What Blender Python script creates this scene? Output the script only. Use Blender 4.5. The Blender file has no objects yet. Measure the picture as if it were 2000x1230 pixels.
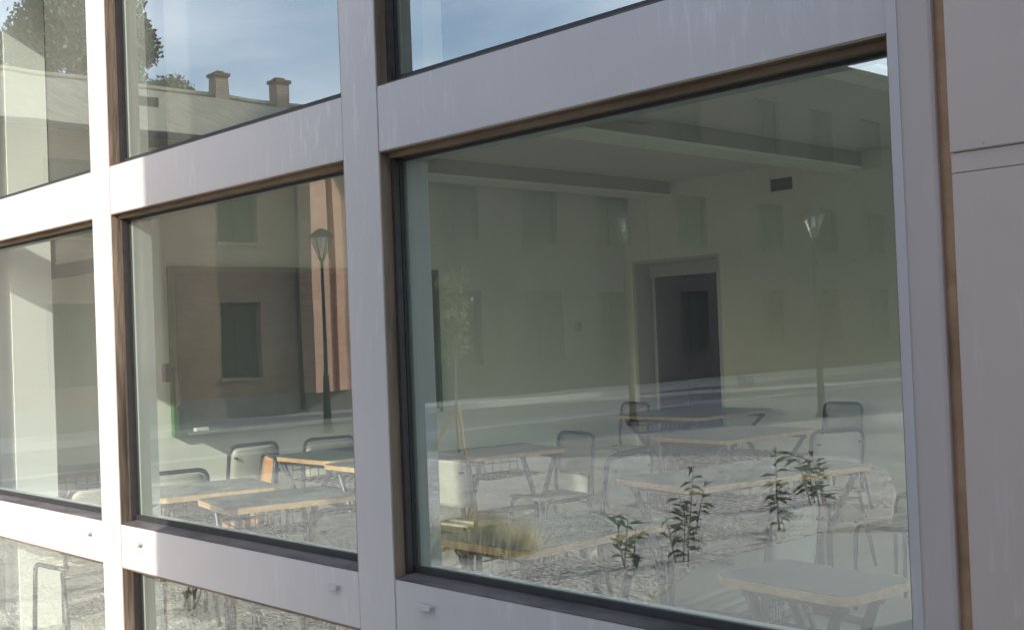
import bpy, bmesh, math, random
import numpy as np
from mathutils import Vector, Matrix
random.seed(7); rng = np.random.default_rng(7)
R = math.radians
SC = bpy.context.scene
COL = SC.collection

# ------------------------------------------------------------------ camera
YAW, PIT, ROLL = R(43.8), math.atan(43/2270), math.atan(.039)
EYE = Vector((0, -1.96, 1.55))
fwd = Vector((-math.cos(YAW), math.sin(YAW), 0)); rgt = Vector((math.sin(YAW), math.cos(YAW), 0)); upv = Vector((0, 0, 1))
F = fwd*math.cos(PIT)+upv*math.sin(PIT); U = upv*math.cos(PIT)-fwd*math.sin(PIT)
cx_ = rgt*math.cos(ROLL)-U*math.sin(ROLL); cy_ = rgt*math.sin(ROLL)+U*math.cos(ROLL)
cam = bpy.data.objects.new('camera', bpy.data.cameras.new('camera')); COL.objects.link(cam)
M4 = Matrix((cx_, cy_, -F)).transposed().to_4x4(); M4.translation = EYE
cam.matrix_world = M4
cam.data.sensor_width = 36; cam.data.lens = 2270/2000*36; cam.data.clip_start = .05; cam.data.clip_end = 600
SC.camera = cam

# ------------------------------------------------------------------ light
SUN = Vector((.32, -1.0, .52)).normalized()       # towards the sun
w = bpy.data.worlds.new('World'); SC.world = w; w.use_nodes = True
nt = w.node_tree; nt.nodes.clear()
N = nt.nodes.new; L = nt.links.new
out = N('ShaderNodeOutputWorld'); bg = N('ShaderNodeBackground'); sky = N('ShaderNodeTexSky')
sky.sky_type = 'NISHITA'; sky.sun_disc = False
sky.sun_elevation = math.asin(SUN.z); sky.sun_rotation = math.atan2(SUN.x, SUN.y)
sky.air_density = 1.0; sky.dust_density = 2.0; sky.ozone_density = 2.0
tc = N('ShaderNodeTexCoord'); mp = N('ShaderNodeMapping'); mp.inputs['Scale'].default_value = (1.6, 1.6, 5.5)
ns = N('ShaderNodeTexNoise'); ns.inputs['Scale'].default_value = 1.7; ns.inputs['Detail'].default_value = 7; ns.inputs['Roughness'].default_value = .52; ns.inputs['Distortion'].default_value = .5
rp = N('ShaderNodeValToRGB'); rp.color_ramp.elements[0].position = .36; rp.color_ramp.elements[1].position = .8
mx = N('ShaderNodeMix'); mx.data_type = 'RGBA'
ml = N('ShaderNodeMath'); ml.operation = 'MULTIPLY'; ml.inputs[1].default_value = .5
L(tc.outputs['Generated'], mp.inputs['Vector']); L(mp.outputs[0], ns.inputs['Vector']); L(ns.outputs['Fac'], rp.inputs[0])
L(rp.outputs[0], ml.inputs[0]); L(ml.outputs[0], mx.inputs['Factor'])
L(sky.outputs[0], mx.inputs['A']); mx.inputs['B'].default_value = (9.5, 9.8, 10.5, 1)
L(mx.outputs['Result'], bg.inputs['Color']); bg.inputs['Strength'].default_value = .15; L(bg.outputs[0], out.inputs['Surface'])
sl = bpy.data.lights.new('sun', 'SUN'); sl.energy = 2.2; sl.angle = R(.53); sl.color = (1, .965, .90)
so = bpy.data.objects.new('sun', sl); COL.objects.link(so); so.rotation_euler = SUN.to_track_quat('Z', 'Y').to_euler(); so.location = (20, -20, 20)
SC.view_settings.view_transform = 'Standard'; SC.view_settings.look = 'None'; SC.view_settings.exposure = 1.56; SC.view_settings.gamma = 1
SC.view_settings.use_curve_mapping = False
SC.render.engine = 'CYCLES'
cy = SC.cycles
cy.use_denoising = True
try: cy.denoiser = 'OPENIMAGEDENOISE'
except Exception: pass
cy.max_bounces = 14; cy.diffuse_bounces = 8; cy.glossy_bounces = 4; cy.transparent_max_bounces = 24; cy.transmission_bounces = 6
cy.caustics_reflective = False; cy.sample_clamp_indirect = 10; cy.use_adaptive_sampling = False; cy.blur_glossy = .1

# ------------------------------------------------------------------ materials
MATS = {}
def mat(name, col, rough=.6, var=.12, scale=6, bump=0, bscale=60, metal=0, spec=.5, stretch=(1, 1, 1), col2=None):
    m = bpy.data.materials.new(name); m.use_nodes = True; MATS[name] = m
    t = m.node_tree; b = t.nodes['Principled BSDF']
    b.inputs['Roughness'].default_value = rough; b.inputs['Metallic'].default_value = metal
    b.inputs['Specular IOR Level'].default_value = spec
    c = t.nodes.new('ShaderNodeTexCoord'); mpn = t.nodes.new('ShaderNodeMapping'); mpn.inputs['Scale'].default_value = stretch
    t.links.new(c.outputs['Object'], mpn.inputs[0])
    n = t.nodes.new('ShaderNodeTexNoise'); n.inputs['Scale'].default_value = scale; n.inputs['Detail'].default_value = 6; n.inputs['Roughness'].default_value = .6
    t.links.new(mpn.outputs[0], n.inputs['Vector'])
    r = t.nodes.new('ShaderNodeValToRGB'); r.color_ramp.elements[0].position = .3; r.color_ramp.elements[1].position = .7
    a = [x*(1-var) for x in col]; d = [min(1, x*(1+var)) for x in (col2 or col)]
    r.color_ramp.elements[0].color = (*a, 1); r.color_ramp.elements[1].color = (*d, 1)
    t.links.new(n.outputs['Fac'], r.inputs[0]); t.links.new(r.outputs[0], b.inputs['Base Color'])
    if bump:
        n2 = t.nodes.new('ShaderNodeTexNoise'); n2.inputs['Scale'].default_value = bscale; n2.inputs['Detail'].default_value = 4
        t.links.new(mpn.outputs[0], n2.inputs['Vector'])
        bp = t.nodes.new('ShaderNodeBump'); bp.inputs['Strength'].default_value = bump; bp.inputs['Distance'].default_value = .02
        t.links.new(n2.outputs['Fac'], bp.inputs['Height']); t.links.new(bp.outputs[0], b.inputs['Normal'])
    return m

def paint_mat(name, col, rough, streak):
    """lacquered metal / wood facing with faint vertical streaks and lime marks"""
    m = mat(name, col, rough, .035, 2.2)
    t = m.node_tree; b = t.nodes['Principled BSDF']
    base = b.inputs['Base Color'].links[0].from_socket
    c = t.nodes.new('ShaderNodeTexCoord'); mpn = t.nodes.new('ShaderNodeMapping'); mpn.inputs['Scale'].default_value = (26, 26, 3.5)
    t.links.new(c.outputs['Object'], mpn.inputs[0])
    n = t.nodes.new('ShaderNodeTexNoise'); n.inputs['Scale'].default_value = 1.5; n.inputs['Detail'].default_value = 5; n.inputs['Roughness'].default_value = .7
    t.links.new(mpn.outputs[0], n.inputs['Vector'])
    r = t.nodes.new('ShaderNodeValToRGB'); r.color_ramp.elements[0].position = .54; r.color_ramp.elements[1].position = .76
    t.links.new(n.outputs['Fac'], r.inputs[0])
    n3 = t.nodes.new('ShaderNodeTexNoise'); n3.inputs['Scale'].default_value = 1.3; n3.inputs['Detail'].default_value = 3
    t.links.new(c.outputs['Object'], n3.inputs['Vector'])
    r3 = t.nodes.new('ShaderNodeValToRGB'); r3.color_ramp.elements[0].position = .42; r3.color_ramp.elements[1].position = .62
    t.links.new(n3.outputs['Fac'], r3.inputs[0])
    mu = t.nodes.new('ShaderNodeMath'); mu.operation = 'MULTIPLY'; t.links.new(r.outputs[0], mu.inputs[0]); t.links.new(r3.outputs[0], mu.inputs[1])
    mu2 = t.nodes.new('ShaderNodeMath'); mu2.operation = 'MULTIPLY'; mu2.inputs[1].default_value = streak; t.links.new(mu.outputs[0], mu2.inputs[0])
    x = t.nodes.new('ShaderNodeMix'); x.data_type = 'RGBA'; t.links.new(mu2.outputs[0], x.inputs['Factor'])
    t.links.new(base, x.inputs['A']); x.inputs['B'].default_value = (.86, .85, .83, 1)
    # tiny dark specks of grime
    n4 = t.nodes.new('ShaderNodeTexNoise'); n4.inputs['Scale'].default_value = 42; n4.inputs['Detail'].default_value = 2
    t.links.new(c.outputs['Object'], n4.inputs['Vector'])
    r4 = t.nodes.new('ShaderNodeValToRGB'); r4.color_ramp.elements[0].position = .80; r4.color_ramp.elements[1].position = .84
    t.links.new(n4.outputs['Fac'], r4.inputs[0])
    y = t.nodes.new('ShaderNodeMix'); y.data_type = 'RGBA'; t.links.new(r4.outputs[0], y.inputs['Factor'])
    t.links.new(x.outputs['Result'], y.inputs['A']); y.inputs['B'].default_value = (.2, .16, .13, 1)
    t.links.new(y.outputs['Result'], b.inputs['Base Color'])
    return m

def brick_mat(name, c1, c2, mortar, sc=1.0, axis='YZ'):
    m = bpy.data.materials.new(name); m.use_nodes = True; MATS[name] = m
    t = m.node_tree; b = t.nodes['Principled BSDF']; b.inputs['Roughness'].default_value = .85
    c = t.nodes.new('ShaderNodeTexCoord'); s = t.nodes.new('ShaderNodeSeparateXYZ'); k = t.nodes.new('ShaderNodeCombineXYZ')
    t.links.new(c.outputs['Object'], s.inputs[0]); t.links.new(s.outputs[axis[0]], k.inputs[0]); t.links.new(s.outputs[axis[1]], k.inputs[1])
    bt = t.nodes.new('ShaderNodeTexBrick'); bt.inputs['Scale'].default_value = 1
    bt.inputs['Brick Width'].default_value = .25; bt.inputs['Row Height'].default_value = .075; bt.inputs['Mortar Size'].default_value = .008
    bt.inputs['Color1'].default_value = (*c1, 1); bt.inputs['Color2'].default_value = (*c2, 1); bt.inputs['Mortar'].default_value = (*mortar, 1)
    t.links.new(k.outputs[0], bt.inputs['Vector'])
    n = t.nodes.new('ShaderNodeTexNoise'); n.inputs['Scale'].default_value = .9; n.inputs['Detail'].default_value = 5
    t.links.new(c.outputs['Object'], n.inputs['Vector'])
    x = t.nodes.new('ShaderNodeMix'); x.data_type = 'RGBA'; x.blend_type = 'MULTIPLY'; x.inputs['Factor'].default_value = .55
    t.links.new(bt.outputs['Color'], x.inputs['A']); t.links.new(n.outputs['Fac'], x.inputs['B'])
    g = t.nodes.new('ShaderNodeMix'); g.data_type = 'RGBA'; g.blend_type = 'MULTIPLY'; g.inputs['Factor'].default_value = 1
    t.links.new(x.outputs['Result'], g.inputs['A']); g.inputs['B'].default_value = (1.35, 1.35, 1.35, 1)
    t.links.new(g.outputs['Result'], b.inputs['Base Color'])
    bp = t.nodes.new('ShaderNodeBump'); bp.inputs['Strength'].default_value = .6; bp.inputs['Distance'].default_value = .01; bp.invert = True
    t.links.new(bt.outputs['Fac'], bp.inputs['Height']); t.links.new(bp.outputs[0], b.inputs['Normal'])
    return m

def glass_mat(name, R0, tint, dust):
    """insulating glass: transparent + mirror reflection, with a little dust on it"""
    m = bpy.data.materials.new(name); m.use_nodes = True; MATS[name] = m
    t = m.node_tree; t.nodes.clear(); n = t.nodes.new; l = t.links.new
    o = n('ShaderNodeOutputMaterial'); tr = n('ShaderNodeBsdfTransparent'); tr.inputs[0].default_value = (*tint, 1)
    gl = n('ShaderNodeBsdfGlossy'); gl.inputs['Roughness'].default_value = 0.0; gl.inputs['Color'].default_value = (.97, 1, .97, 1)
    ge = n('ShaderNodeNewGeometry'); d = n('ShaderNodeVectorMath'); d.operation = 'DOT_PRODUCT'
    l(ge.outputs['Normal'], d.inputs[0]); l(ge.outputs['Incoming'], d.inputs[1])
    ab = n('ShaderNodeMath'); ab.operation = 'ABSOLUTE'; l(d.outputs['Value'], ab.inputs[0])
    su = n('ShaderNodeMath'); su.operation = 'SUBTRACT'; su.inputs[0].default_value = 1; l(ab.outputs[0], su.inputs[1])
    pw = n('ShaderNodeMath'); pw.operation = 'POWER'; l(su.outputs[0], pw.inputs[0]); pw.inputs[1].default_value = 5
    ma = n('ShaderNodeMath'); ma.operation = 'MULTIPLY_ADD'; l(pw.outputs[0], ma.inputs[0]); ma.inputs[1].default_value = 1-R0; ma.inputs[2].default_value = R0
    mxs = n('ShaderNodeMixShader'); l(ma.outputs[0], mxs.inputs[0]); l(tr.outputs[0], mxs.inputs[1]); l(gl.outputs[0], mxs.inputs[2])
    # slight waviness of the panes
    c = n('ShaderNodeTexCoord'); wn = n('ShaderNodeTexNoise'); wn.inputs['Scale'].default_value = 2.2; wn.inputs['Detail'].default_value = 1
    l(c.outputs['Object'], wn.inputs['Vector']); bp = n('ShaderNodeBump'); bp.inputs['Strength'].default_value = .05; bp.inputs['Distance'].default_value = .01
    l(wn.outputs['Fac'], bp.inputs['Height']); l(bp.outputs[0], gl.inputs['Normal'])
    # dust film + specks
    df = n('ShaderNodeBsdfDiffuse'); df.inputs[0].default_value = (.75, .74, .68, 1)
    s1 = n('ShaderNodeTexNoise'); s1.inputs['Scale'].default_value = 240; s1.inputs['Detail'].default_value = 1; l(c.outputs['Object'], s1.inputs['Vector'])
    r1 = n('ShaderNodeValToRGB'); r1.color_ramp.elements[0].position = .70; r1.color_ramp.elements[1].position = .80; l(s1.outputs['Fac'], r1.inputs[0])
    s2 = n('ShaderNodeTexNoise'); s2.inputs['Scale'].default_value = 1.6; s2.inputs['Detail'].default_value = 6; l(c.outputs['Object'], s2.inputs['Vector'])
    a1 = n('ShaderNodeMath'); a1.operation = 'MULTIPLY'; a1.inputs[1].default_value = .16; l(r1.outputs[0], a1.inputs[0])
    a2 = n('ShaderNodeMath'); a2.operation = 'MULTIPLY_ADD'; a2.inputs[1].default_value = dust; l(s2.outputs['Fac'], a2.inputs[0]); l(a1.outputs[0], a2.inputs[2])
    m2 = n('ShaderNodeMixShader'); l(a2.outputs[0], m2.inputs[0]); l(mxs.outputs[0], m2.inputs[1]); l(df.outputs[0], m2.inputs[2])
    l(m2.outputs[0], o.inputs['Surface'])
    return m

frame_w = paint_mat('frame_lacquer', (.43, .405, .395), .38, .4)
post_m = paint_mat('post_lacquer', (.47, .395, .365), .6, .3)
panel_m = paint_mat('panel_lacquer', (.49, .40, .35), .45, .5)
seal_m = mat('joint_sealant', (.36, .22, .13), .8, .35, 9)
wood_m = mat('oiled_pine', (.12, .085, .06), .6, .35, 9, .3, 40, stretch=(1, 1, .15), col2=(.24, .17, .115))
woodh_m = mat('oiled_pine_horizontal', (.13, .085, .05), .6, .35, 9, .3, 40, stretch=(.15, 1, 1), col2=(.22, .15, .09))
sill_m = mat('weathered_sill', (.045, .038, .038), .8, .4, 14, .4, 60, stretch=(.3, 1, 1), col2=(.10, .085, .08))
bead_m = mat('dark_bead', (.045, .035, .03), .6, .3, 20)
gask_m = mat('black_gasket', (.02, .02, .022), .6, .3, 30)
glass_m = glass_mat('window_glass', .235, (.945, .985, .915), .075)
lamp_glass_m = glass_mat('lantern_glass', .12, (.8, .84, .84), .1)
wall_m = mat('cream_plaster', (.89, .90, .80), .9, .03, 3, .05, 90)
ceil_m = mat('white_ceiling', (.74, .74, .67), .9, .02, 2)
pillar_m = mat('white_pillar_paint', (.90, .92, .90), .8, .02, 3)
beam_m = mat('beam_side_shade', (.44, .43, .38), .9, .03, 2)  # darker than the ceiling to carry the shade on the beam sides
floor_m = mat('terrazzo_floor', (.42, .415, .38), .3, .1, 40)
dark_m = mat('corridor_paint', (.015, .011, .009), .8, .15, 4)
door_m = mat('door_laminate', (.62, .62, .58), .5, .03, 5)
brown_m = mat('brown_door', (.04, .02, .015), .5, .2, 8, stretch=(1, 1, .2))
board_m = mat('chalkboard_green', (.035, .065, .035), .45, .3, 3.2)
alu_m = mat('aluminium', (.55, .56, .55), .35, .05, 20, metal=.9)
green_fr_m = mat('green_board_edge', (.07, .17, .055), .5, .1, 12)
top_m = mat('desk_laminate', (.12, .15, .135), .38, .06, 30)
edge_m = mat('beech_edge', (.52, .33, .16), .5, .18, 30)
steel_m = mat('grey_tube', (.045, .048, .058), .35, .1, 20, metal=.3)
lamin_m = mat('cream_laminate', (.36, .355, .30), .4, .03, 12)
ply_m = mat('beech_plywood', (.50, .27, .12), .45, .2, 7, stretch=(1, .3, 3))
hand_m = mat('dark_handle', (.035, .02, .022), .4, .2, 20)
blind_m = mat('added_blind_fabric', (.065, .062, .055), .95, .08, 60)
brickA = brick_mat('brown_brick', (.24, .145, .085), (.19, .115, .07), (.2, .16, .12))
brickB = brick_mat('orange_brick', (.60, .33, .22), (.50, .26, .17), (.45, .36, .28))
brickC = brick_mat('tan_brick', (.46, .36, .27), (.40, .31, .23), (.3, .26, .2), axis='YZ')
brickD = brick_mat('dark_terrace_brick', (.075, .062, .05), (.065, .055, .045), (.07, .065, .055))
brickX = brick_mat('brown_brick_side', (.22, .12, .08), (.17, .1, .07), (.2, .17, .14), axis='XZ')
stone_m = mat('pale_stone', (.19, .18, .155), .85, .15, 5, .3, 25)
roof_m = mat('weathered_roof', (.31, .29, .215), .9, .22, 1.5, .8, 12, stretch=(1, 4, 1))
shut_m = mat('green_shutter', (.025, .042, .025), .9, .15, 5, spec=.15)
shutD = mat('faded_shutter', (.042, .045, .036), .9, .1, 5, spec=.15)
rend_m = mat('ochre_render', (.36, .33, .27), .9, .08, 2)
wing_m = mat('pale_render', (.55, .53, .5), .9, .05, 2)
bark_m = mat('bark', (.10, .075, .055), .9, .3, 12, .6, 30)
leaf_m = mat('leaf_green', (.06, .085, .045), .7, .4, 1.2, col2=(.13, .155, .075))
leaf2_m = mat('leaf_fresh', (.07, .11, .045), .7, .4, 3, col2=(.17, .22, .10))
grav_m = mat('grey_gravel_bed', (.33, .31, .26), .95, .4, 34, .9, 80, col2=(.56, .53, .48))
peb_m = mat('pebble', (.38, .36, .31), .9, .35, 3, col2=(.66, .63, .57))
pave_m = mat('paving', (.17, .17, .155), .85, .22, .35, .3, 30, col2=(.25, .245, .225))
walk_m = mat('concrete_walk', (.36, .36, .335), .85, .12, 1.1, .5, 70)
kerb_m = mat('kerb_stone', (.42, .40, .36), .85, .12, 3)
straw_m = mat('dry_straw', (.58, .47, .31), .8, .35, 6, col2=(.80, .70, .50))
pole_m = mat('dark_pole_paint', (.03, .032, .032), .85, .1, 8, spec=.15)
ground_m = mat('soil', (.16, .145, .12), .95, .2, .6)
white_m = mat('white_plastic', (.7, .7, .66), .5, .02, 5)

# ------------------------------------------------------------------ helpers
class MB:
    def __init__(s): s.v = []; s.f = []
    def quad(s, *p):
        i = len(s.v); s.v += [tuple(q) for q in p]; s.f.append(tuple(range(i, i+len(p)))); return s
    def box(s, x0, x1, y0, y1, z0, z1):
        i = len(s.v)
        s.v += [(x0, y0, z0), (x1, y0, z0), (x1, y1, z0), (x0, y1, z0), (x0, y0, z1), (x1, y0, z1), (x1, y1, z1), (x0, y1, z1)]
        for f in ((0, 3, 2, 1), (4, 5, 6, 7), (0, 1, 5, 4), (1, 2, 6, 5), (2, 3, 7, 6), (3, 0, 4, 7)): s.f.append(tuple(i+k for k in f))
        return s
    def prism(s, pts, z0, z1):
        i = len(s.v); n = len(pts)
        s.v += [(p[0], p[1], z0) for p in pts]+[(p[0], p[1], z1) for p in pts]
        s.f.append(tuple(i+k for k in reversed(range(n)))); s.f.append(tuple(i+n+k for k in range(n)))
        for k in range(n): s.f.append((i+k, i+(k+1) % n, i+n+(k+1) % n, i+n+k))
        return s
    def tube(s, pts, r, n=8, closed=False, r1=None):
        pts = [Vector(p) for p in pts]; m = len(pts); i0 = len(s.v)
        prev = None
        for j, p in enumerate(pts):
            a = pts[(j-1) % m] if (j > 0 or closed) else p; b = pts[(j+1) % m] if (j < m-1 or closed) else p
            t = (b-a).normalized()
            if prev is None:
                q = Vector((0, 0, 1)) if abs(t.z) < .9 else Vector((1, 0, 0)); x = t.cross(q).normalized()
            else: x = (prev - t*prev.dot(t)).normalized()
            prev = x; y = t.cross(x)
            rr = r if r1 is None else r+(r1-r)*j/(m-1)
            for k in range(n):
                an = 2*math.pi*k/n; s.v.append(tuple(p+x*math.cos(an)*rr+y*math.sin(an)*rr))
        for j in range(m if closed else m-1):
            a = i0+j*n; b = i0+((j+1) % m)*n
            for k in range(n): s.f.append((a+k, a+(k+1) % n, b+(k+1) % n, b+k))
        if not closed:
            s.f.append(tuple(i0+k for k in reversed(range(n)))); s.f.append(tuple(i0+(m-1)*n+k for k in range(n)))
        return s
    def lathe(s, prof, cx, cy, n=14):
        i0 = len(s.v)
        for (r, z) in prof:
            for k in range(n):
                a = 2*math.pi*k/n; s.v.append((cx+r*math.cos(a), cy+r*math.sin(a), z))
        for j in range(len(prof)-1):
            for k in range(n): s.f.append((i0+j*n+k, i0+j*n+(k+1) % n, i0+(j+1)*n+(k+1) % n, i0+(j+1)*n+k))
        return s
    def build(s, name, m, parent=None, loc=None, rz=0, bevel=0, smooth=False):
        me = bpy.data.meshes.new(name); me.from_pydata(s.v, [], s.f)
        b = bmesh.new(); b.from_mesh(me); bmesh.ops.recalc_face_normals(b, faces=b.faces)
        if bevel: bmesh.ops.bevel(b, geom=[e for e in b.edges if e.calc_face_angle(0) > .5], offset=bevel, segments=2, affect='EDGES', clamp_overlap=True)
        b.to_mesh(me); b.free()
        me.materials.append(m)
        if smooth:
            me.polygons.foreach_set('use_smooth', [True]*len(me.polygons))
        o = bpy.data.objects.new(name, me); COL.objects.link(o)
        if parent: o.parent = parent
        if loc: o.location = loc
        o.rotation_euler.z = rz
        return o
def tag(o, label, cat, group=None):
    o['label'] = label; o['category'] = cat
    if group: o['group'] = group
    return o
def struct(o): o['kind'] = 'structure'; return o
def thing(name, label, cat, loc=(0, 0, 0), rz=0, group=None):
    o = bpy.data.objects.new(name, None); COL.objects.link(o); o.location = loc; o.rotation_euler.z = rz; o.empty_display_size = .1
    return tag(o, label, cat, group)
def copy_thing(r, loc, rz, label, group=None):
    c = r.copy(); COL.objects.link(c); c.location = loc; c.rotation_euler = (0, 0, rz); c['label'] = label
    if group: c['group'] = group
    for ch in r.children:
        d = ch.copy(); COL.objects.link(d); d.parent = c
        for g in ch.children:
            e = g.copy(); COL.objects.link(e); e.parent = d
    return c
def fillet(pts, rad, n=5):
    """round the corners of a 3D polyline"""
    P = [Vector(p) for p in pts]; o = [P[0]]
    for i in range(1, len(P)-1):
        a = (P[i-1]-P[i]); b = (P[i+1]-P[i]); r = min(rad, a.length*.49, b.length*.49)
        p0 = P[i]+a.normalized()*r; p1 = P[i]+b.normalized()*r
        for k in range(n+1):
            t = k/n; o.append(p0*(1-t)**2+P[i]*2*t*(1-t)+p1*t*t)
    o.append(P[-1]); return o

# ------------------------------------------------------------------ ground (all of it outside the window wall)
GY = .13                      # mirrored depths are measured from the glass plane
def out(x, yv): return (x, GY-yv)
struct(MB().quad((-220, -220, -.06), (220, -220, -.06), (220, 220, -.06), (-220, 220, -.06)).build('ground', ground_m))
# plaza paving: one sheet
struct(MB().box(-60, 12, -60, -.02, -.058, 0).build('plaza_paving', pave_m))
# gravel bed
bed = [out(-13.9, 0.4), out(-13.6, 2.0), out(-12.6, 3.6), out(-11.9, 5.68), out(-11.5, 7.33), out(-10.3, 8.2), out(-9.2, 8.7), out(-8.0, 9.5), out(-6.97, 9.85), out(-6.0, 9.0), out(-5.2, 7.7), out(-4.5, 6.3), out(-4.62, 5.4), out(-4.6, 4.0), out(-4.2, 3.0), out(-4.0, .4)]
bb = MB(); bb.prism(bed, .0, .05)
struct(bb.build('gravel_bed', grav_m))
# concrete path slabs near the window
pth = [out(-3.95, .3), out(-4.15, 3.0), out(-4.57, 4.0), out(-4.58, 5.4), out(-4.1, 5.8), out(-1.0, 6.6), out(3, 6.6), out(3, .3)]
struct(MB().prism(pth, .0, .055).build('concrete_path', walk_m))
for (a, b) in ((out(-2.6, 1.0), out(-2.6, 6.1)), (out(-4.1, 2.6), out(2.0, 2.6))):
    a = Vector((*a, 0)); b = Vector((*b, 0)); n = (b-a).normalized(); q = Vector((-n.y, n.x, 0))*.006
    struct(MB().quad(*[(*(p)[:2], .059) for p in (a-q, b-q, b+q, a+q)]).build('path_joint', gask_m))
# pavement strips in front of the brick building
struct(MB().box(-21, -19.3, -50, 14, .004, .12).build('pavement', walk_m))
for k in range(30):
    pass
struct(MB().box(-19.28, -19.13, -50, 14, .004, .13).build('kerb', kerb_m))
struct(MB().box(-15.2, -14.9, -48, 2, .0, .006).build('drain_channel', kerb_m))
# pebbles
def inpoly(x, y, P):
    c = False; j = len(P)-1
    for i in range(len(P)):
        if (P[i][1] > y) != (P[j][1] > y) and x < (P[j][0]-P[i][0])*(y-P[i][1])/(P[j][1]-P[i][1])+P[i][0]: c = not c
        j = i
    return c
octv = np.array([(1, 0, 0), (-1, 0, 0), (0, 1, 0), (0, -1, 0), (0, 0, 1), (0, 0, -1)], float)
octf = [(0, 2, 4), (2, 1, 4), (1, 3, 4), (3, 0, 4), (2, 0, 5), (1, 2, 5), (3, 1, 5), (0, 3, 5)]
V = []; Fc = []; cnt = 0
while cnt < 52000:
    x = random.uniform(-13.5, -4); y = random.uniform(-9.8, -.3)
    if not inpoly(x, y, bed): continue
    s = random.uniform(.006, .014)
    sc = np.array([s*random.uniform(.8, 1.5), s*random.uniform(.8, 1.3), s*.55]); a = random.uniform(0, 6.28)
    rot = np.array([[math.cos(a), -math.sin(a), 0], [math.sin(a), math.cos(a), 0], [0, 0, 1]])
    v = (octv*sc*rng.uniform(.8, 1.15, (6, 1)))@rot.T+np.array([x, y, .052])
    i = len(V); V += [tuple(p) for p in v]; Fc += [(i+f[0], i+f[1], i+f[2]) for f in octf]; cnt += 1
me = bpy.data.meshes.new('gravel'); me.from_pydata(V, [], Fc); me.materials.append(peb_m)
o = bpy.data.objects.new('gravel', me); COL.objects.link(o); o['kind'] = 'stuff'; o['label'] = 'loose pale grey gravel of the planting bed outside'; o['category'] = 'gravel'

# ------------------------------------------------------------------ window wall
fw = thing('window_wall', 'white framed window wall of the classroom with large panes', 'window wall')
GL = .065                                       # depth of the glass
MUL = [(-6.90, -6.73), (-6.36, -6.17), (-4.385, -4.225), (-2.715, -2.550)]
TR = [(3.45, 3.63), (2.075, 2.255), (.74, .90), (0.0, .10)]
XR = -1.031
for (a, b) in MUL:
    MB().box(a, b, 0, .055, -.02, 3.63).build('mullion', frame_w, fw, bevel=.0015)
    MB().box(a+.012, b-.012, .0555, .15, -.02, 3.63).build('mullion_back', frame_w, fw)
bays = [(-6.73, -6.36), (-6.17, -4.385), (-4.225, -2.715), (-2.55, XR)]
def window(a, b, z0, z1):
    """timber lining, gasket and pane of one opening"""
    t = .004
    win = MB()
    win.box(a+.0005, a+t, .0015, .055, z0+t, z1-t).box(b-t, b-.0005, .0015, .055, z0+t, z1-t)
    lin = win.build('timber_lining', wood_m, fw)
    MB().box(a+t+.001, b-t-.001, .0015, .054, z1-t, z1-.0005).box(a+t+.001, b-t-.001, .028, .054, z1-.018, z1-t-.0005).build('head_lining', woodh_m, lin)
    sl_ = MB(); sl_.quad((a+t, .0015, z0+.0035), (b-t, .0015, z0+.0035), (b-t, .056, z0+.012), (a+t, .056, z0+.012)).quad((a+t, .0015, z0+.0005), (b-t, .0015, z0+.0005), (b-t, .0015, z0+.0035), (a+t, .0015, z0+.0035))
    sl_.build('sill_lining', sill_m, lin)
    MB().box(a+t+.0005, a+.018, .036, .0545, z0+.013, z1-.0185).box(b-.018, b-t-.0005, .036, .0545, z0+.013, z1-.0185).build('side_bead', bead_m, lin)
    g = MB()
    g.box(a+t, a+.020, .0555, GL-.001, z0+.013, z1-.02).box(b-.02, b-t, .0555, GL-.001, z0+.013, z1-.02)
    g.box(a+.02, b-.02, .0555, GL-.001, z1-.027, z1-.02).box(a+.02, b-.02, .0555, GL-.001, z0+.0125, z0+.032)
    g.build('gasket', gask_m, lin)
    MB().quad((a+.004, GL, z0+.004), (b-.004, GL, z0+.004), (b-.004, GL, z1-.004), (a+.004, GL, z1-.004)).build('pane', glass_m, lin)
    k = MB(); s = .028
    k.box(a+.0005, a+s, .075, .15, z0+.0005, z1-.0005).box(b-s, b-.0005, .075, .15, z0+.0005, z1-.0005).box(a+s, b-s, .075, .15, z1-s*.6, z1-.0005).box(a+s, b-s, .075, .15, z0+.0005, z0+s*.6)
    k.build('inner_sash', sash_m, lin)
sash_m = mat('grey_sash', (.40, .42, .40), .5, .04, 8)
for bi, (a, b) in enumerate(bays):
    for ti, (z0, z1) in enumerate(TR):
        MB().box(a+.0012, b-.0012, .0015, .0548, z0, z1).build('transom', frame_w, fw, bevel=.001)
        MB().box(a+.0012, b-.0012, .0555, .17, z0+.01, z1-.01).build('transom_back', frame_w, fw)
    if bi: window(a, b, TR[1][1], TR[0][0])
    else: MB().box(a+.001, b-.001, .01, .12, TR[1][1]+.001, TR[0][0]-.001).build('spandrel_panel', frame_w, fw)
    window(a, b, TR[2][1], TR[1][0]); window(a, b, TR[3][1], TR[2][0])
    if bi > 0:
        for dx in ((a+.145, b-.125) if bi != 3 else (a+.135, b-.125)):
            v = MB(); zt = .848
            for k in range(1): 
                pr = [(-.030, 0), (.026, 0), (.030, -.006), (.028, -.013), (-.018, -.013)]
            # small hooded drain cover
            v.prism([(-.028, -.0125), (.027, -.0125), (.030, .0012), (-.030, .0012)], 0, .009)
            v.prism([(-.022, -.0145), (.029, -.0145), (.030, -.0127), (-.028, -.0127)], -.003, .006)
            v.build('drain_cover', frame_w, fw, loc=(dx, 0, zt-.008), bevel=.001)
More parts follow.
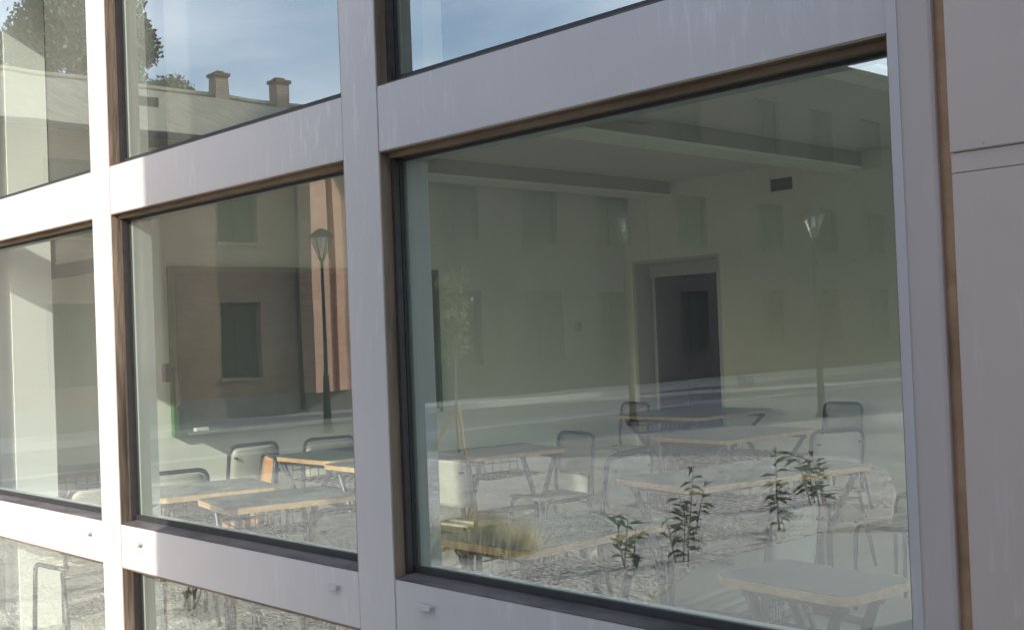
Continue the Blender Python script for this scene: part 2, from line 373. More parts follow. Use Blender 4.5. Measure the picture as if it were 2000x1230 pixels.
# rounded edge column and cladding on the right
cl = thing('cladding_wall', 'greige panel cladding with rusty joint right of the windows', 'wall')
col = [(XR, .0), (XR+.004, -.003), (-1.0115, -.003), (-1.008, -.0015), (-.962, .014), (-.957, .020), (-.957, .10), (XR, .10)]
MB().prism(col, -.02, 4.4).build('corner_post', post_m, cl)
MB().box(XR+.0005, -1.0105, -.0045, -.0031, -.02, 4.4).build('post_edge_strip', frame_w, cl)
MB().box(-.9565, -.9315, .030, .09, -.02, 4.4).build('joint_sealant', seal_m, cl)
MB().box(-.931, 3.0, .016, .12, -.02, 1.806).build('panel', panel_m, cl, bevel=.002)
MB().box(-.931, 3.0, .017, .12, 1.8068, 1.8418).build('panel_trim', panel_m, cl, bevel=.001)
MB().box(-.931, 3.0, .013, .12, 1.8428, 4.4).build('panel', panel_m, cl, bevel=.002)
MB().box(-.9315, 3.0, .121, .2, -.02, 4.4).build('backing', seal_m, cl)
MB().box(-12, XR, .0, .2, 3.632, 4.4).build('parapet_wall', frame_w, cl)
MB().box(-12, -6.902, .0, .2, -.02, 3.631).build('end_wall', frame_w, cl)
# window handle seen inside the second bay
hd = MB(); hd.tube(fillet([(-4.135, .165, 1.47), (-4.132, .20, 1.475), (-4.128, .205, 1.43), (-4.127, .21, 1.345), (-4.128, .198, 1.325)], .02), .011, 8)
hd.box(-4.150, -4.118, .151, .168, 1.43, 1.50)
hd.build('window_handle', hand_m, fw)

# ------------------------------------------------------------------ classroom shell
FL = .12; CE = 2.90; XW = -7.1; YD = 6.4
struct(MB().box(XW, 1.2, .19, YD, -.01, FL).build('classroom_floor', floor_m))
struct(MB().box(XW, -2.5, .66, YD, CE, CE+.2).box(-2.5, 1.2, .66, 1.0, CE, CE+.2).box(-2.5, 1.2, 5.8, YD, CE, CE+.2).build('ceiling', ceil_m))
rl = thing('fill_rooflight', 'flat rooflight added out of view to throw daylight into the classroom', 'fill_rooflight')  # unseen ceiling opening added so sun and sky fill the room
MB().quad((-2.499, 1.001, CE+.21), (1.199, 1.001, CE+.21), (1.199, 5.799, CE+.21), (-2.499, 5.799, CE+.21)).build('pane', glass_m, rl)
struct(MB().box(XW, 1.2, .191, .659, 3.62, 3.8).build('ceiling_upstand', ceil_m))
struct(MB().box(XW, 1.2, .62, .6595, CE, 3.619).build('ceiling_upstand', ceil_m))
struct(MB().box(XW-.2, XW, .192, YD, -.01, 3.8).build('board_wall', wall_m))
dw = MB(); DX0, DX1, DZ = -7.055, -6.07, 2.21
dw.box(XW, DX0, YD, YD+.22, -.01, 3.0).box(DX1, 1.2, YD, YD+.22, -.01, 3.0).box(DX0, DX1, YD, YD+.22, DZ, 3.0)
struct(dw.build('door_wall', wall_m))
sv = MB().box(1.2, 1.4, .12, .5, -.01, 3.8).box(1.2, 1.4, .5, 6.1, -.01, .5).box(1.2, 1.4, .5, 6.1, 2.85, 3.8).box(1.2, 1.4, 6.1, YD+.22, -.01, 3.8)
struct(sv.build('side_wall', wall_m))
sg = thing('added_side_window', 'broad side window added out of view to brighten the classroom', 'window')  # unseen opening added to let more skylight into the room
for k in range(4):
    y0 = .5+1.4*k
    MB().box(1.25, 1.32, y0+.001, y0+.06, .501, 2.849).box(1.25, 1.32, y0+1.34, y0+1.399, .501, 2.849).box(1.25, 1.32, y0+.06, y0+1.34, .501, .56).box(1.25, 1.32, y0+.06, y0+1.34, 2.79, 2.849).build('window_frame', sash_m, sg)
    MB().quad((1.285, y0+.06, .56), (1.285, y0+1.34, .56), (1.285, y0+1.34, 2.79), (1.285, y0+.06, 2.79)).build('pane', glass_m, sg)
struct(MB().box(-9.2, 1.4, YD+.22, 9.6, -.01, FL-.002).build('corridor_floor', floor_m))
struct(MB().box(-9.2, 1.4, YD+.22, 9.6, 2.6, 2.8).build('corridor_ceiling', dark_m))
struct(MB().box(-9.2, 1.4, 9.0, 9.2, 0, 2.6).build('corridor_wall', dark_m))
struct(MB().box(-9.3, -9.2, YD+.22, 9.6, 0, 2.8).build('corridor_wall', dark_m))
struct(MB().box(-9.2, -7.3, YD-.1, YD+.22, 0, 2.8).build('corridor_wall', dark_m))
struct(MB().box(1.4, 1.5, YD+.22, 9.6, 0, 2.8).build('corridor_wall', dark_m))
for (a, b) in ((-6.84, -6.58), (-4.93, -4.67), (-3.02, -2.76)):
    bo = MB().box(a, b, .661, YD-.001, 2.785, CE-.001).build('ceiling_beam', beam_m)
    struct(MB().box(a+.01, b+.012, .661, YD-.001, 2.765, 2.7845).build('beam_lit_underside', wall_m))  # pale strip paints in the bright line of the lit underside
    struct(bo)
tag(MB().box(-6.40, -6.20, .36, .575, FL, 3.61).build('pillar', pillar_m), 'square cream pillar in full sun behind the left pane', 'pillar')
for (a, b, lb) in ((-5.36, -4.40, 'dark blind added to stop the sun behind the upper left pane'), (-4.21, -2.73, 'dark blind added to stop the sun behind the upper middle pane'), (-2.54, -1.04, 'dark blind added to darken the room behind the upper right pane')):
    bl = thing('added_sun_blind', lb, 'blind')  # blinds added to block sun through the upper panes and darken behind them
    MB().box(a, b, .238, .242, 2.12, 3.50).build('fabric', blind_m, bl)
    MB().box(a, b, .233, .247, 2.10, 2.119).build('bottom_bar', blind_m, bl)
    MB().tube([(a, .24, 3.53), (b, .24, 3.53)], .028, 10).build('roller', blind_m, bl)
bl = thing('added_sun_blind', 'dark inner blind added beside the pillar to keep sun off the board wall', 'blind')  # added deeper in the room, blocks the sun that passes the pillar
MB().box(-6.40, -5.52, .605, .609, 1.98, 3.50).build('fabric', blind_m, bl)
MB().box(-6.40, -5.52, .600, .614, 1.96, 1.979).build('bottom_bar', blind_m, bl)
MB().tube([(-6.40, .607, 3.53), (-5.52, .607, 3.53)], .028, 10).build('roller', blind_m, bl)
# door
dr = thing('door', 'pale door standing open into the dark corridor', 'door', (DX0+.012, YD+.235, 0), 0)
ang = R(180-70)
lf = MB().box(.0, .86, -.04, 0, FL+.01, 2.10).build('door_leaf', door_m, dr, rz=R(109), bevel=.002)
hh = MB(); hh.tube(fillet([(.80, .0, 1.12), (.80, .05, 1.12), (.69, .05, 1.12)], .015), .009).tube(fillet([(.80, -.04, 1.12), (.80, -.09, 1.12), (.69, -.09, 1.12)], .015), .009)
hh.build('handle', alu_m, lf)
df = thing('door_frame', 'pale door surround with fixed panel over the open doorway', 'door frame')
MB().box(DX0, DX0+.03, YD-.012, YD+.225, FL, DZ-.0).build('jamb', door_m, df)
MB().box(DX1-.03, DX1, YD-.012, YD+.225, FL, DZ).build('jamb', door_m, df)
MB().box(DX0+.03, DX1-.03, YD-.012, YD+.225, DZ-.03, DZ-.001).build('head', door_m, df)
MB().box(DX0+.03, DX1-.03, YD+.19, YD+.22, 2.06, DZ-.031).build('over_panel', door_m, df)
bd = thing('far_door', 'dark brown panelled door across the corridor', 'door', (-9.0, 8.998, 0))
MB().box(0, .9, -.05, 0, FL, 2.15).build('door_leaf', brown_m, bd)
for zz in (.35, 1.25): MB().box(.15, .75, -.062, -.0505, zz, zz+.7).build('door_panel', brown_m, bd, bevel=.004)
# chalkboard
cb = thing('chalkboard', 'wide dark green chalkboard with thin green edge on the left wall', 'chalkboard')
MB().box(XW+.002, XW+.03, 1.74, 3.98, 1.02, 2.07).build('writing_surface', board_m, cb)
e = MB(); e.box(XW+.001, XW+.042, 1.705, 1.7395, .985, 2.105).box(XW+.001, XW+.042, 3.9805, 4.015, .985, 2.105).box(XW+.001, XW+.042, 1.74, 3.98, 2.0705, 2.105).box(XW+.001, XW+.042, 1.74, 3.98, .985, 1.0195)
e.build('edge_frame', green_fr_m, cb)
MB().box(XW+.0425, XW+.10, 1.80, 3.93, .988, 1.002).box(XW+.095, XW+.10, 1.80, 3.93, 1.0025, 1.012).build('chalk_tray', alu_m, cb)
MB().box(XW+.045, XW+.085, 1.84, 1.93, 1.0025, 1.03).build('eraser', white_m, cb)
# vent + switches
vt = thing('air_vent', 'dark slatted air vent grille high on the far wall', 'vent')
MB().box(-5.50, -5.30, YD-.008, YD-.0005, 2.685, 2.785).build('vent_backing', gask_m, vt)
for k in range(4): MB().box(-5.505, -5.295, YD-.016, YD-.0085, 2.69+k*.025, 2.70+k*.025).build('slat', steel_m, vt)
for (a, b) in ((-5.53, -5.507), (-5.293, -5.23)): MB().box(a, b, YD-.014, YD-.0005, 2.665, 2.805).build('vent_frame', wall_m, vt)
sw = thing('socket_plate', 'double wall switch plate right of the open door', 'switch')
for k in range(2): MB().box(-5.93+k*.085, -5.85+k*.085, YD-.012, YD-.0005, 1.06, 1.14).build('plate', white_m, sw, bevel=.003)
for k in range(2): MB().box(-5.915+k*.085, -5.865+k*.085, YD-.016, YD-.0125, 1.075, 1.125).build('rocker', white_m, sw)
s2 = thing('light_switch', 'single light switch on the board wall near the corner', 'switch')
MB().box(XW+.0005, XW+.012, 5.62, 5.70, 1.58, 1.66).build('plate', white_m, s2, bevel=.003)
MB().box(XW+.0125, XW+.016, 5.64, 5.68, 1.60, 1.64).build('rocker', white_m, s2)

# ------------------------------------------------------------------ desks
def make_desk(sx, sy, label, loc, rz):
    t = thing('school_desk', label, 'desk', loc, rz, 'school desks in the classroom')
    H = .76; c = .045
    def octo(a, b, c): return [(-a+c, -b), (a-c, -b), (a-c*.3, -b+c*.3), (a, -b+c), (a, b-c), (a-c*.3, b-c*.3), (a-c, b), (-a+c, b), (-a+c*.3, b-c*.3), (-a, b-c), (-a, -b+c), (-a+c*.3, -b+c*.3)]
    tp = MB().prism(octo(sx/2, sy/2, c), H-.026, H-.0025).build('tabletop', edge_m, t)
    MB().prism(octo(sx/2-.003, sy/2-.003, c), H-.0024, H).build('laminate', top_m, tp)
    for s in (-1, 1):
        yy = s*(sy/2-.07); q = sx/2-.06
        lg = MB()
        lg.tube(fillet([(-q, yy, H-.045), (-q+.02, yy, H-.06), (-.03, yy, .42), (-.03, yy, .03)], .05), .016, 8)
        lg.tube(fillet([(q, yy, H-.045), (q-.02, yy, H-.06), (.03, yy, .42), (.03, yy, .03)], .05), .016, 8)
        lg.tube([(-q, yy, H-.042), (q, yy, H-.042)], .015, 8)
        lg.build('leg', steel_m, t, smooth=True)
        MB().tube([(-q-.02, yy, .018), (q+.02, yy, .018)], .018, 8).build('foot', steel_m, t, smooth=True)
    MB().tube([(-.0, -sy/2+.087, .40), (-.0, sy/2-.087, .40)], .016, 8).build('stretcher', steel_m, t, smooth=True)
    b = MB(); q = sx/2-.10; yb = sy/2-.12; z = H-.15
    for k in range(7):
        x = -q+2*q*k/6; b.tube([(x, -yb, z), (x, yb, z)], .003, 4)
    n = max(5, int(yb*2/.06))
    for k in range(n+1):
        y = -yb+2*yb*k/n; b.tube([(-q, y, z+.11), (-q, y, z), (q, y, z)], .003, 4)
    b.tube([(-q, -yb, z+.11), (-q, yb, z+.11)], .004, 4); b.tube([(-q, -yb, z+.055), (-q, yb, z+.055)], .003, 4)
    b.build('basket', steel_m, t)
    return t
G = 'school desks in the classroom'
desks = [
 ('grey desk by the left mullion with bright rounded corner', -4.50, .86, .46, .60, 12),
 ('grey desk behind the left mullion in front of the plywood chair', -5.13, .86, .50, .60, 13),
 ('grey desk below the chalkboard, farthest left of the middle row', -5.90, 2.22, .66, .68, 0),
 ('grey desk crossing behind the middle mullion', -5.21, 2.08, .50, .66, 3),
 ('grey desk right of the middle mullion with chair frame beside it', -5.10, 2.80, .50, .66, 10),
 ('farthest grey desk, standing before the open door', -5.87, 5.70, .86, 1.02, 0),
 ('wide grey desk second from the far wall with basket showing', -4.46, 4.26, .64, .94, 4),
 ('large grey desk at the centre of the right window', -3.21, 2.60, .56, 1.14, 12),
 ('nearest grey desk inside the lower left of the right window', -2.84, .92, .48, .70, 1),
 ('nearest grey desk at the bottom edge of the right window', -1.72, .76, .44, .30, 5),
 ('grey desk beside the sunlit pillar in the left pane', -6.70, .98, .52, .60, 14),
 ('grey desk at the right wall end cut off by the corner post', -3.35, 5.55, .5, .7, 0)]
for (lb, x, y, sx, sy, rz) in desks: make_desk(sx, sy, lb, (x, y, FL), R(-rz))

# ------------------------------------------------------------------ chairs
def make_chair(label, wood, loc, rz):
    t = thing('school_chair', label, 'chair', loc, rz, 'school chairs in the classroom')
    pm = ply_m if wood else lamin_m; W = .175
    # seat
    v = MB(); n = 6
    for i in range(n):
        x0 = -.40+.37*i/n; x1 = -.40+.37*(i+1)/n
        z = lambda x: .455-.02*math.sin((x+.4)/.37*math.pi)+(.0 if x > -.35 else -.012)
        v.quad((x0, -W+.005, z(x0)), (x1, -W+.005, z(x1)), (x1, W-.005, z(x1)), (x0, W-.005, z(x0)))
    se = v.build('seat', pm, t, smooth=True); md = se.modifiers.new('th', 'SOLIDIFY'); md.thickness = .011
    # backrest: curved ply with rounded corners
    b = MB(); ny = 8; zs = [.555, .575, .60, .68, .75, .785, .80]; wz = [.145, .158, .163, .163, .160, .150, .128]
    rows = []
    for z, ww in zip(zs, wz):
        row = []
        for k in range(ny+1):
            y = -ww+2*ww*k/ny; x = -.022+.028*(1-(y/.163)**2)+(z-.55)*.12
            row.append(len(b.v)); b.v.append((x, y, z))
        rows.append(row)
    for j in range(len(rows)-1):
        for k in range(ny): b.f.append((rows[j][k], rows[j][k+1], rows[j+1][k+1], rows[j+1][k]))
    bo = b.build('backrest', pm, t, smooth=True); md = bo.modifiers.new('th', 'SOLIDIFY'); md.thickness = .009
    rv = MB()
    for y in (-.135, .135):
        for z in (.62, .74): rv.lathe([(.0001, 0), (.006, 0), (.006, .006), (.0001, .006)], 0, 0, 8)
    rvv = MB()
    for y in (-.14, .14):
        MB().box(-.01+(.74-.55)*.12, .018+(.74-.55)*.12, y-.006, y+.006, .734, .746).build('rivet', steel_m, bo)
    fr = MB().tube(fillet([(-.02, -W-.004, .44), (-.03+.0, -W-.004, .52), (.012, -W, .815), (.012, W, .815), (-.03, W+.004, .52), (-.02, W+.004, .44)], .06, 6), .0115, 8)
    fr.build('back_frame', steel_m, t, smooth=True)
    for s in (-1, 1):
        MB().tube(fillet([(-.02, s*(W+.004), .44), (-.38, s*(W+.004), .43), (-.40, s*(W+.012), .012)], .05, 5), .0115, 8).build('leg', steel_m, t, smooth=True)
        MB().tube([(-.06, s*(W+.006), .425), (.05, s*(W+.02), .012)], .0115, 8).build('leg', steel_m, t, smooth=True)
    MB().tube([(-.05, -W, .40), (-.05, W, .40)], .009, 6).build('stretcher', steel_m, t, smooth=True)
    return t
chairs = [
 ('sunlit cream chair by the white wall below the chalkboard corner', 0, -6.50, 1.95, 0),
 ('chair with orange plywood backrest, half in sun', 1, -5.77, 1.60, 70),
 ('cream chair back showing under the middle of the chalkboard', 0, -6.38, 2.45, -15),
 ('chair rim poking above the desk next to the left mullion', 0, -5.46, .86, -10),
 ('cream chair at the foot of the middle window', 0, -3.62, .62, 0),
 ('cream chair with brilliant white sunlit backrest by the middle mullion', 0, -4.69, 2.02, -88),
 ('empty grey chair frame behind the desk right of the mullion', 0, -5.02, 3.36, 82),
 ('chair at the far left desk before the open door', 0, -6.58, 5.78, 82),
 ('chair standing upright against the far wall, rightmost', 0, -4.80, 6.18, 84),
 ('chair turned away behind the large central desk', 0, -3.62, 4.10, -25),
 ('chair rim low behind the gravel reflection', 0, -3.90, 2.56, 0),
 ('chair rim at the bottom of the left pane', 0, -5.30, .42, 0),
 ('chair at the nearest desk of the right window', 0, -2.28, 1.55, 5),
 ('chair pulled up to the large grey desk', 0, -2.62, 3.35, -12),
 ('chair at the desk by the right edge', 0, -2.86, 4.85, -10)]
protos = {}
for (lb, wd, x, y, rz) in chairs:
    if wd not in protos: protos[wd] = make_chair(lb, wd, (x, y, FL), R(rz))
    else: copy_thing(protos[wd], (x, y, FL), R(rz), lb)
for o in [c for c in COL.objects if c.name.startswith('school_chair')]:
    pass
lc = copy_thing(protos[0], (-3.18, 4.55, FL), R(100), 'chair with its seat towards the window at the right side')

# ------------------------------------------------------------------ outside, seen in the panes; side wing and added shade blocks lie out of view
wg = thing('side_wing', 'pale rendered projecting wing right behind the viewer', 'building')
MB().box(-2.70, 13, -3.9, -3.55, 0, 8).build('wall', wing_m, wg)
MB().box(-2.70, 13.05, -3.9, -3.5, 8.001, 8.15).build('coping', stone_m, wg)
def block(name, label, x0, x1, yv0, yv1, h):
    t = thing(name, label, 'building'); y1, y0 = GY-yv0, GY-yv1
    MB().box(x0, x1, y0, y1, 0, h).build('wall', rend_m, t)
    MB().box(x0-.3, x1+.3, y0-.3, y1+.3, h+.001, h+.3).build('roof', stone_m, t)
    for k in range(int(h//3)):
        for j in range(3):
            yy = y0+(y1-y0)*(j+.5)/3; xx = x0+(x1-x0)*(j+.5)/3
            MB().box(x0-.03, x0+.05, yy-.5, yy+.5, 1+3*k, 2.5+3*k).build('window', shut_m, t)
            MB().box(xx-.5, xx+.5, y1-.05, y1+.03, 1+3*k, 2.5+3*k).build('window', shut_m, t)
block('shade_block', 'unseen ochre block added to shade the brick house, lower of the pair', -11.4, -5.6, 30, 39.3, 20)  # unseen pair added to shade the brick walls, leaving one lit slot
block('shade_block', 'taller unseen ochre block added to shade the brick walls, behind the first', -18.7, -9.9, 48, 54, 25)

# brick building with tiled roof
def wall_with_windows(t, xf, ya, yb, z0, z1, wins, bm, thick=.35):
    shut_m = shutD if bm is brickD else MATS['green_shutter']
    """wall facing +x at x=xf from ya to yb (real y), with real openings; wins = (yc, w, zb, zt)"""
    ys = sorted({ya, yb, *[q for w_ in wins for q in (w_[0]-w_[1]/2, w_[0]+w_[1]/2)]})
    zs = sorted({z0, z1, *[q for w_ in wins for q in (w_[2], w_[3])]})
    m = MB()
    for i in range(len(ys)-1):
        # merge vertical runs
        run = None
        for j in range(len(zs)-1):
            yc = (ys[i]+ys[i+1])/2; zc = (zs[j]+zs[j+1])/2
            hole = any(abs(yc-w_[0]) < w_[1]/2 and w_[2] < zc < w_[3] for w_ in wins)
            if not hole:
                if run is None: run = [zs[j], zs[j+1]]
                else: run[1] = zs[j+1]
            if hole or j == len(zs)-2:
                if run: m.box(xf-thick, xf, ys[i], ys[i+1], run[0], run[1]); run = None
    m.build('wall', bm, t)
    for (yc, w_, zb, zt) in wins:
        fr = MB(); a, b = yc-w_/2, yc+w_/2; X = xf-.16
        fr.box(X-.05, X, a, a+.06, zb, zt).box(X-.05, X, b-.06, b, zb, zt).box(X-.05, X, a+.06, b-.06, zt-.06, zt).box(X-.05, X, a+.06, b-.06, zb, zb+.06)
        fr.box(X-.05, X, yc-.025, yc+.025, zb+.06, zt-.06)
        win = fr.build('window', shut_m, t)
        for s in (-1, 1):
            c0 = yc+s*.025; c1 = yc+s*(w_/2-.06)
            MB().box(X-.04, X-.02, min(c0, c1)+.001, max(c0, c1)-.001, zb+.061, zt-.061).build('shutter', shut_m, win)
        MB().box(xf-.16, xf+.05, a-.04, b+.04, zb-.07, zb-.001).build('sill', bm, win)
XB = -21
def ry(v): return GY-v
b1 = thing('brick_house', 'brown brick house with tiled roof and two chimneys reflected across the plaza', 'house')
wins = []
for v in (-10, -6.6, -3.2, .2, 3.6, 7.0, 10.5):
    wins += [(ry(v), .95, .93, 2.48), (ry(v), .95, 3.70, 5.15)]
wall_with_windows(b1, XB, ry(12.0), ry(-13), .55, 5.65, wins, brickA)
MB().box(XB-.35, XB+.03, ry(12.0), ry(-13), 0, .549).build('plinth', stone_m, b1)
wins = [(ry(13.6), .5, 1.2, 4.9)]
wall_with_windows(b1, XB+.02, ry(15.0), ry(12.0)-.001, .55, 5.65, wins, brickB)
def splay(v0, v1, d0, d1, z0, z1, nm, m_):
    MB().prism([(XB+.022, ry(v0)), (XB+d0, ry(v0)), (XB+d1, ry(v1)), (XB+.022, ry(v1))], z0, z1).build(nm, m_, b1)
splay(11.86, 12.42, .60, .40, .55, 5.62, 'brick_pier', brickB); splay(12.66, 13.05, .30, .06, .55, 5.62, 'brick_pier', brickB)
splay(12.421, 12.659, .25, .18, .55, 3.4, 'brick_pier', brickB)
MB().box(XB-.35, XB+.05, ry(15.0), ry(12.0)-.002, 0, .549).build('plinth', stone_m, b1)
MB().box(XB-8, XB-.36, ry(15.0), ry(-13), 0, 5.6).build('core', brickX, b1)
ridge = 7.6; yL, yR = ry(15.4), ry(-13.4)
r = MB(); ax, bx_ = XB+.45, XB-8.4; xm = XB-4
r.quad((ax, yR, 5.66), (ax, yL, 5.66), (xm, yL+.5, ridge), (xm, yR-3.5, ridge))
r.quad((bx_, yL, 5.66), (bx_, yR, 5.66), (xm, yR-3.5, ridge), (xm, yL+.5, ridge))
r.quad((ax, yL, 5.66), (bx_, yL, 5.66), (xm, yL+.5, ridge)); r.quad((bx_, yR, 5.66), (ax, yR, 5.66), (xm, yR-3.5, ridge))
r.quad((ax, yL, 5.655), (bx_, yL, 5.655), (bx_, yR, 5.655), (ax, yR, 5.655))
rf = r.build('roof', roof_m, b1)
MB().tube([(ax+.05, yL, 5.66), (ax+.05, yR, 5.66)], .07, 8).build('gutter', pole_m, rf)
MB().tube([(xm, yL+.5, ridge+.02), (xm, yR-3.5, ridge+.02)], .09, 6).build('ridge_tiles', roof_m, rf)
MB().box(-23.7, -23.1, ry(9.9), ry(8.6), 6.62, 6.98).build('skylight', shut_m, rf)
for (v, h_, w_) in ((12.5, 8.1, .5), (14.15, 8.15, .42)):
    ch = MB().box(xm-.17, xm+.17, ry(v)-w_/2*.75, ry(v)+w_/2*.75, 7.3, h_).build('chimney', brickC, rf)
    cp = MB().box(xm-.21, xm+.21, ry(v)-w_/2*.75-.04, ry(v)+w_/2*.75+.04, h_+.001, h_+.08).box(xm-.1, xm+.1, ry(v)-.1, ry(v)+.1, h_+.081, h_+.14)
    cp.build('chimney_cap', brickA, b1)
MB().tube(fillet([(XB+.10, ry(12.0)+.15, 5.5), (XB+.08, ry(12.0)+.15, .2)], .02), .05, 8).build('downpipe', pole_m, b1)
b2 = thing('brick_terrace', 'taller brick terrace with shuttered windows right of the brick house', 'house')
wins = []
for v in (16.5, 19.3, 22.2): wins += [(ry(v), 1.35, .93, 2.7), (ry(v), 1.35, 3.95, 5.25)]
wall_with_windows(b2, XB+.01, ry(23.6), ry(15.001), .5, 7.4, wins, brickD)
MB().box(XB-.35, XB+.05, ry(23.6), ry(15.001), 0, .499).build('plinth', brickD, b2)
MB().box(XB-8, XB-.36, ry(23.6), ry(15.001), 0, 7.35).build('core', brickX, b2)
MB().box(XB-8.2, XB+.3, ry(23.6), ry(15.001), 7.401, 7.55).build('cornice', brickD, b2)
b3 = thing('brick_school', 'tallest brick block at the right of the reflection', 'building')
wins = []
for k in range(6):
    v = 25.6+k*3.3+(.9 if k else 0); wins += [(ry(v), 1.4, .93, 2.7), (ry(v), 1.4, 4.0, 5.5), (ry(v), 1.4, 7.2, 8.8)]
wall_with_windows(b3, XB+.02, ry(46), ry(23.602), .5, 10.3, wins, brickD)
MB().box(XB-.35, XB+.06, ry(46), ry(23.602), 0, .499).build('plinth', brickD, b3)
MB().box(XB-9, XB-.36, ry(46), ry(23.602), 0, 10.2).build('core', brickX, b3)
MB().box(XB-9.2, XB+.3, ry(46), ry(23.602), 10.301, 10.45).build('cornice', brickD, b3)

# ------------------------------------------------------------------ street lamps
def make_lamp(label, x, yv):
    t = thing('street_lamp', label, 'street lamp', (x, ry(yv), 0), 0, 'street lamps on the plaza')
    MB().lathe([(.0, 0), (.11, 0), (.11, .05), (.07, .08), (.05, 1.0), (.035, 1.02), (.025, 3.0), (.05, 3.02), (.05, 3.06), (.0, 3.06)], 0, 0, 12).build('pole', pole_m, t, smooth=True)
    g = MB().lathe([(.05, 3.06), (.20, 3.44)], 0, 0, 6).build('lantern', lamp_glass_m, t)
    f = MB()
    for k in range(6):
        a = 2*math.pi*k/6; f.tube([(.05*math.cos(a), .05*math.sin(a), 3.06), (.20*math.cos(a), .20*math.sin(a), 3.44)], .008, 5)
    f.build('lantern_frame', pole_m, t)
    MB().lathe([(.0, 3.43), (.03, 3.40), (.04, 3.25), (.0, 3.22)], 0, 0, 8).build('bulb', white_m, g)
    MB().lathe([(.0, 3.445), (.22, 3.445), (.20, 3.47), (.08, 3.56), (.0, 3.59)], 0, 0, 12).build('cap', pole_m, t)
    return t
lp = make_lamp('street lamp before the sunlit strip of brick wall', -17.0, 9.77)
copy_thing(lp, (-12.7, ry(12.9), 0), .3, 'street lamp in line with the open classroom door')
copy_thing(lp, (-10.7, ry(15.5), 0), .5, 'street lamp mirrored at the far right of the window')

# ------------------------------------------------------------------ trees
def leaves(name, blobs, n, size, m, parent=None, seed=0):
    g = np.random.default_rng(seed)
    wts = np.array([b[3]**3*b[4] for b in blobs]); wts = wts/wts.sum()
    ids = g.choice(len(blobs), n, p=wts); B = np.array(blobs)[ids]
    d = g.normal(size=(n, 3)); d /= np.linalg.norm(d, axis=1, keepdims=True)
    rad = (g.uniform(.25, 1, n)**.45)[:, None]
    c = B[:, :3]+d*rad*B[:, 3:4]*np.array([1, 1, .85])
    # clump
    c += g.normal(scale=size*.6, size=(n, 3))
    a = g.normal(size=(n, 3)); a /= np.linalg.norm(a, axis=1, keepdims=True); b = np.cross(a, g.normal(size=(n, 3))); b /= np.linalg.norm(b, axis=1, keepdims=True)
    s = size*g.uniform(.5, 1.2, (n, 1))
    v = np.stack([c-a*s, c+b*s*.5, c+a*s, c-b*s*.5], 1).reshape(-1, 3)
    f = np.arange(n*4).reshape(-1, 4)
    me = bpy.data.meshes.new(name); me.from_pydata(v.tolist(), [], f.tolist()); me.materials.append(m)
    o = bpy.data.objects.new(name, me); COL.objects.link(o)
    if parent: o.parent = parent
    return o
def big_tree(label, x, yv, h, rad, seed, n=16000, lo=.3):
    t = thing('broadleaf_tree', label, 'tree', (x, ry(yv), 0), 0, 'trees beyond the brick house')
    rr = random.Random(seed); tr = MB(); tr.tube([(0, 0, 0), (.1, 0, h*.3), (0, .1, h*.6), (.05, 0, h*.9)], .28, 8, r1=.05)
    blobs = []
    for k in range(26):
        z = h*(lo+(1-lo)*rr.random()); f = 1-abs((z/h-.6)/.42)**2.2; q = rad*max(.2, f)*rr.uniform(.2, .9); a = rr.uniform(0, 6.28)
        p = (q*math.cos(a), q*math.sin(a), z); br = rad*rr.uniform(.18, .36); blobs.append((*p, br, 1))
        tr.tube([(0, 0, z*.7), (p[0]*.5, p[1]*.5, z*.88), p], .07, 5, r1=.02)
    tr.build('trunk', bark_m, t)
    leaves('crown', blobs, n, .085, leaf_m, t, seed)
    return t
big_tree('tallest leafy tree behind the brick house at the left edge', -31, 10.6, 13.6, 3.3, 3, 42000)
big_tree('leafy tree left of the chimneys with crown sloping to the right', -34, 14.3, 12.9, 2.3, 5, 30000)
big_tree('lower bushy tree just behind the roof ridge near the chimneys', -33, 15.75, 9.6, 1.3, 8, 12000)
big_tree('tree standing behind the far left end of the house roof', -32, 6.0, 14.0, 3.4, 12, 26000)
# young tree with stake
yt = thing('young_tree', 'thin young tree tied to stakes at the edge of the gravel', 'tree', (-12.13, ry(8.57), 0))
MB().tube([(0, 0, 0), (-.02, .01, .7), (.0, 0, 1.4), (.02, 0, 2.1)], .022, 7, r1=.01).build('trunk', stone_m, yt)
MB().tube([(.42, .25, 0), (.02, 0, .62)], .018, 6).tube([(-.45, .1, 0), (.0, 0, .62)], .018, 6).build('stake', ply_m, yt)
bl_ = [(.03*math.sin(k*2.1)*4, .1*math.cos(k*1.7), 1.35+k*.12, .20-.008*abs(k-4), 1) for k in range(10)]
leaves('crown', bl_, 1100, .045, leaf2_m, yt, 21)
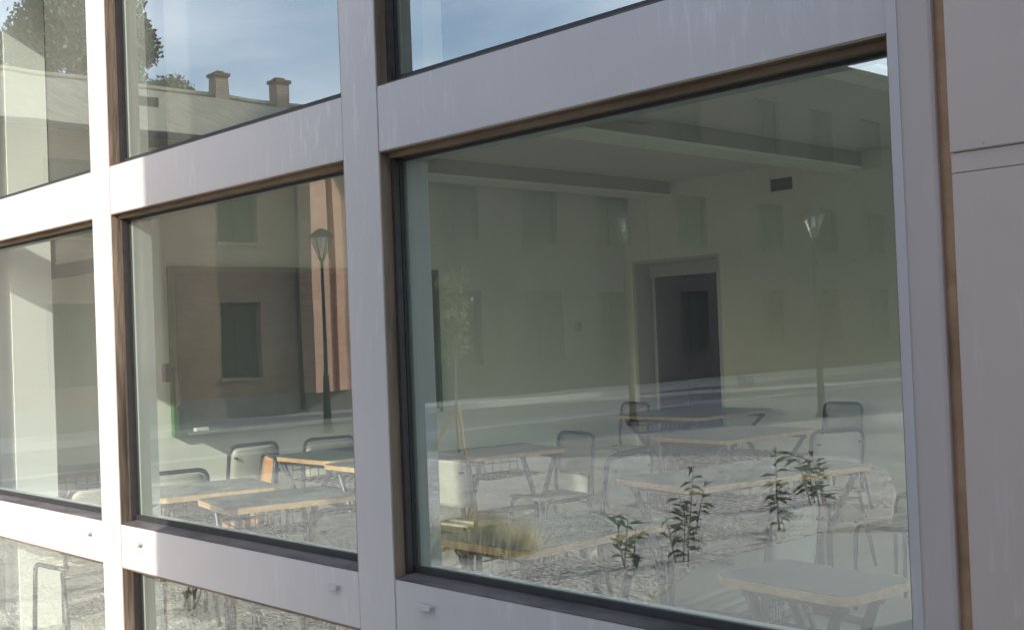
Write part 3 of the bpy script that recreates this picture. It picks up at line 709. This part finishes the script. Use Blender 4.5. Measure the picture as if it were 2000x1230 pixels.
# small shrubs planted in the gravel
def shrub(label, x, yv, h, seed, leafl):
    rr = random.Random(seed)
    t = thing('young_shrub', label, 'plant', (x, ry(yv), .05), 0, 'young shrubs planted in the gravel')
    st = MB(); lf_ = MB()
    for s in range(rr.choice((3, 4, 5))):
        lean = Vector((rr.uniform(-.38, .38), rr.uniform(-.38, .38), 1)); base = Vector((rr.uniform(-.06, .06), rr.uniform(-.06, .06), 0)); hh_ = h*rr.uniform(.35, 1)
        st.tube([base, base+lean*hh_*.5, base+lean*hh_], .005, 5, r1=.002)
        nn = int(hh_/.035)
        for k in range(nn):
            p = base+lean*hh_*(.2+.8*k/nn); a = rr.uniform(0, 6.28); d = Vector((math.cos(a), math.sin(a), rr.uniform(-.5, .9))).normalized(); L_ = leafl*rr.uniform(.6, 1.2)
            sd = d.cross(Vector((0, 0, 1))).normalized()*L_*.2; m1 = p+d*L_*.5+Vector((0, 0, .012)); e_ = p+d*L_+Vector((0, 0, -.02))
            lf_.quad(p, m1+sd, e_); lf_.quad(p, e_, m1-sd)
    st.build('stem', bark_m, t); lf_.build('leaves', leaf2_m, t)
shrub('short leafy shrub on the gravel, left one of the low pair', -4.95, 3.70, .34, 1, .12)
shrub('short leafy shrub on the gravel, right one of the low pair', -4.72, 4.02, .32, 2, .11)
shrub('upright shrub with drooping tip in the gravel, second row', -5.35, 4.9, .55, 3, .12)
shrub('tallest upright shrub beside the concrete path edge', -4.85, 5.35, .72, 4, .13)
shrub('bushy shrub behind the path corner', -5.3, 6.6, .55, 5, .15)
shrub('low green shrub in the gravel under the left lower pane', -7.1, 1.55, .5, 6, .15)
shrub('dense green shrub in the gravel below the middle window', -6.2, 1.35, .55, 7, .14)
# clump of dry grass
dg = thing('dry_grass_clump', 'straw coloured clump of dry grass flopped over the gravel', 'grass clump', (-6.25, ry(3.45), .05))
g = np.random.default_rng(5); Vv = []; Ff = []
for k in range(5200):
    t0 = g.uniform(-.5, .5); bx = t0*.95+g.normal()*.04; by = g.normal()*.10; a = g.normal(-.5, .9) if g.random() < .7 else g.uniform(0, 6.28)
    Ln = g.uniform(.18, .5)*(1-abs(t0)*.8); lean = g.uniform(.35, 1.1); dx, dy = math.cos(a), math.sin(a); wd = g.uniform(.002, .005)
    px, py = -dy*wd, dx*wd; pts = []
    for q in (0, .35, .7, 1):
        hgt = Ln*(q*1.1-q*q*lean*.75); out_ = Ln*q*lean*.8
        pts.append((bx+dx*out_, by+dy*out_, max(.004, hgt)))
    i0 = len(Vv)
    for n_, p in enumerate(pts):
        w_ = 1-n_/3.4; Vv += [(p[0]-px*w_, p[1]-py*w_, p[2]), (p[0]+px*w_, p[1]+py*w_, p[2])]
    for n_ in range(3): Ff.append((i0+2*n_, i0+2*n_+1, i0+2*n_+3, i0+2*n_+2))
me = bpy.data.meshes.new('blades'); me.from_pydata(Vv, [], Ff); me.materials.append(straw_m)
o = bpy.data.objects.new('blades', me); COL.objects.link(o); o.parent = dg; o.rotation_euler.z = R(-35); o['kind'] = 'stuff'
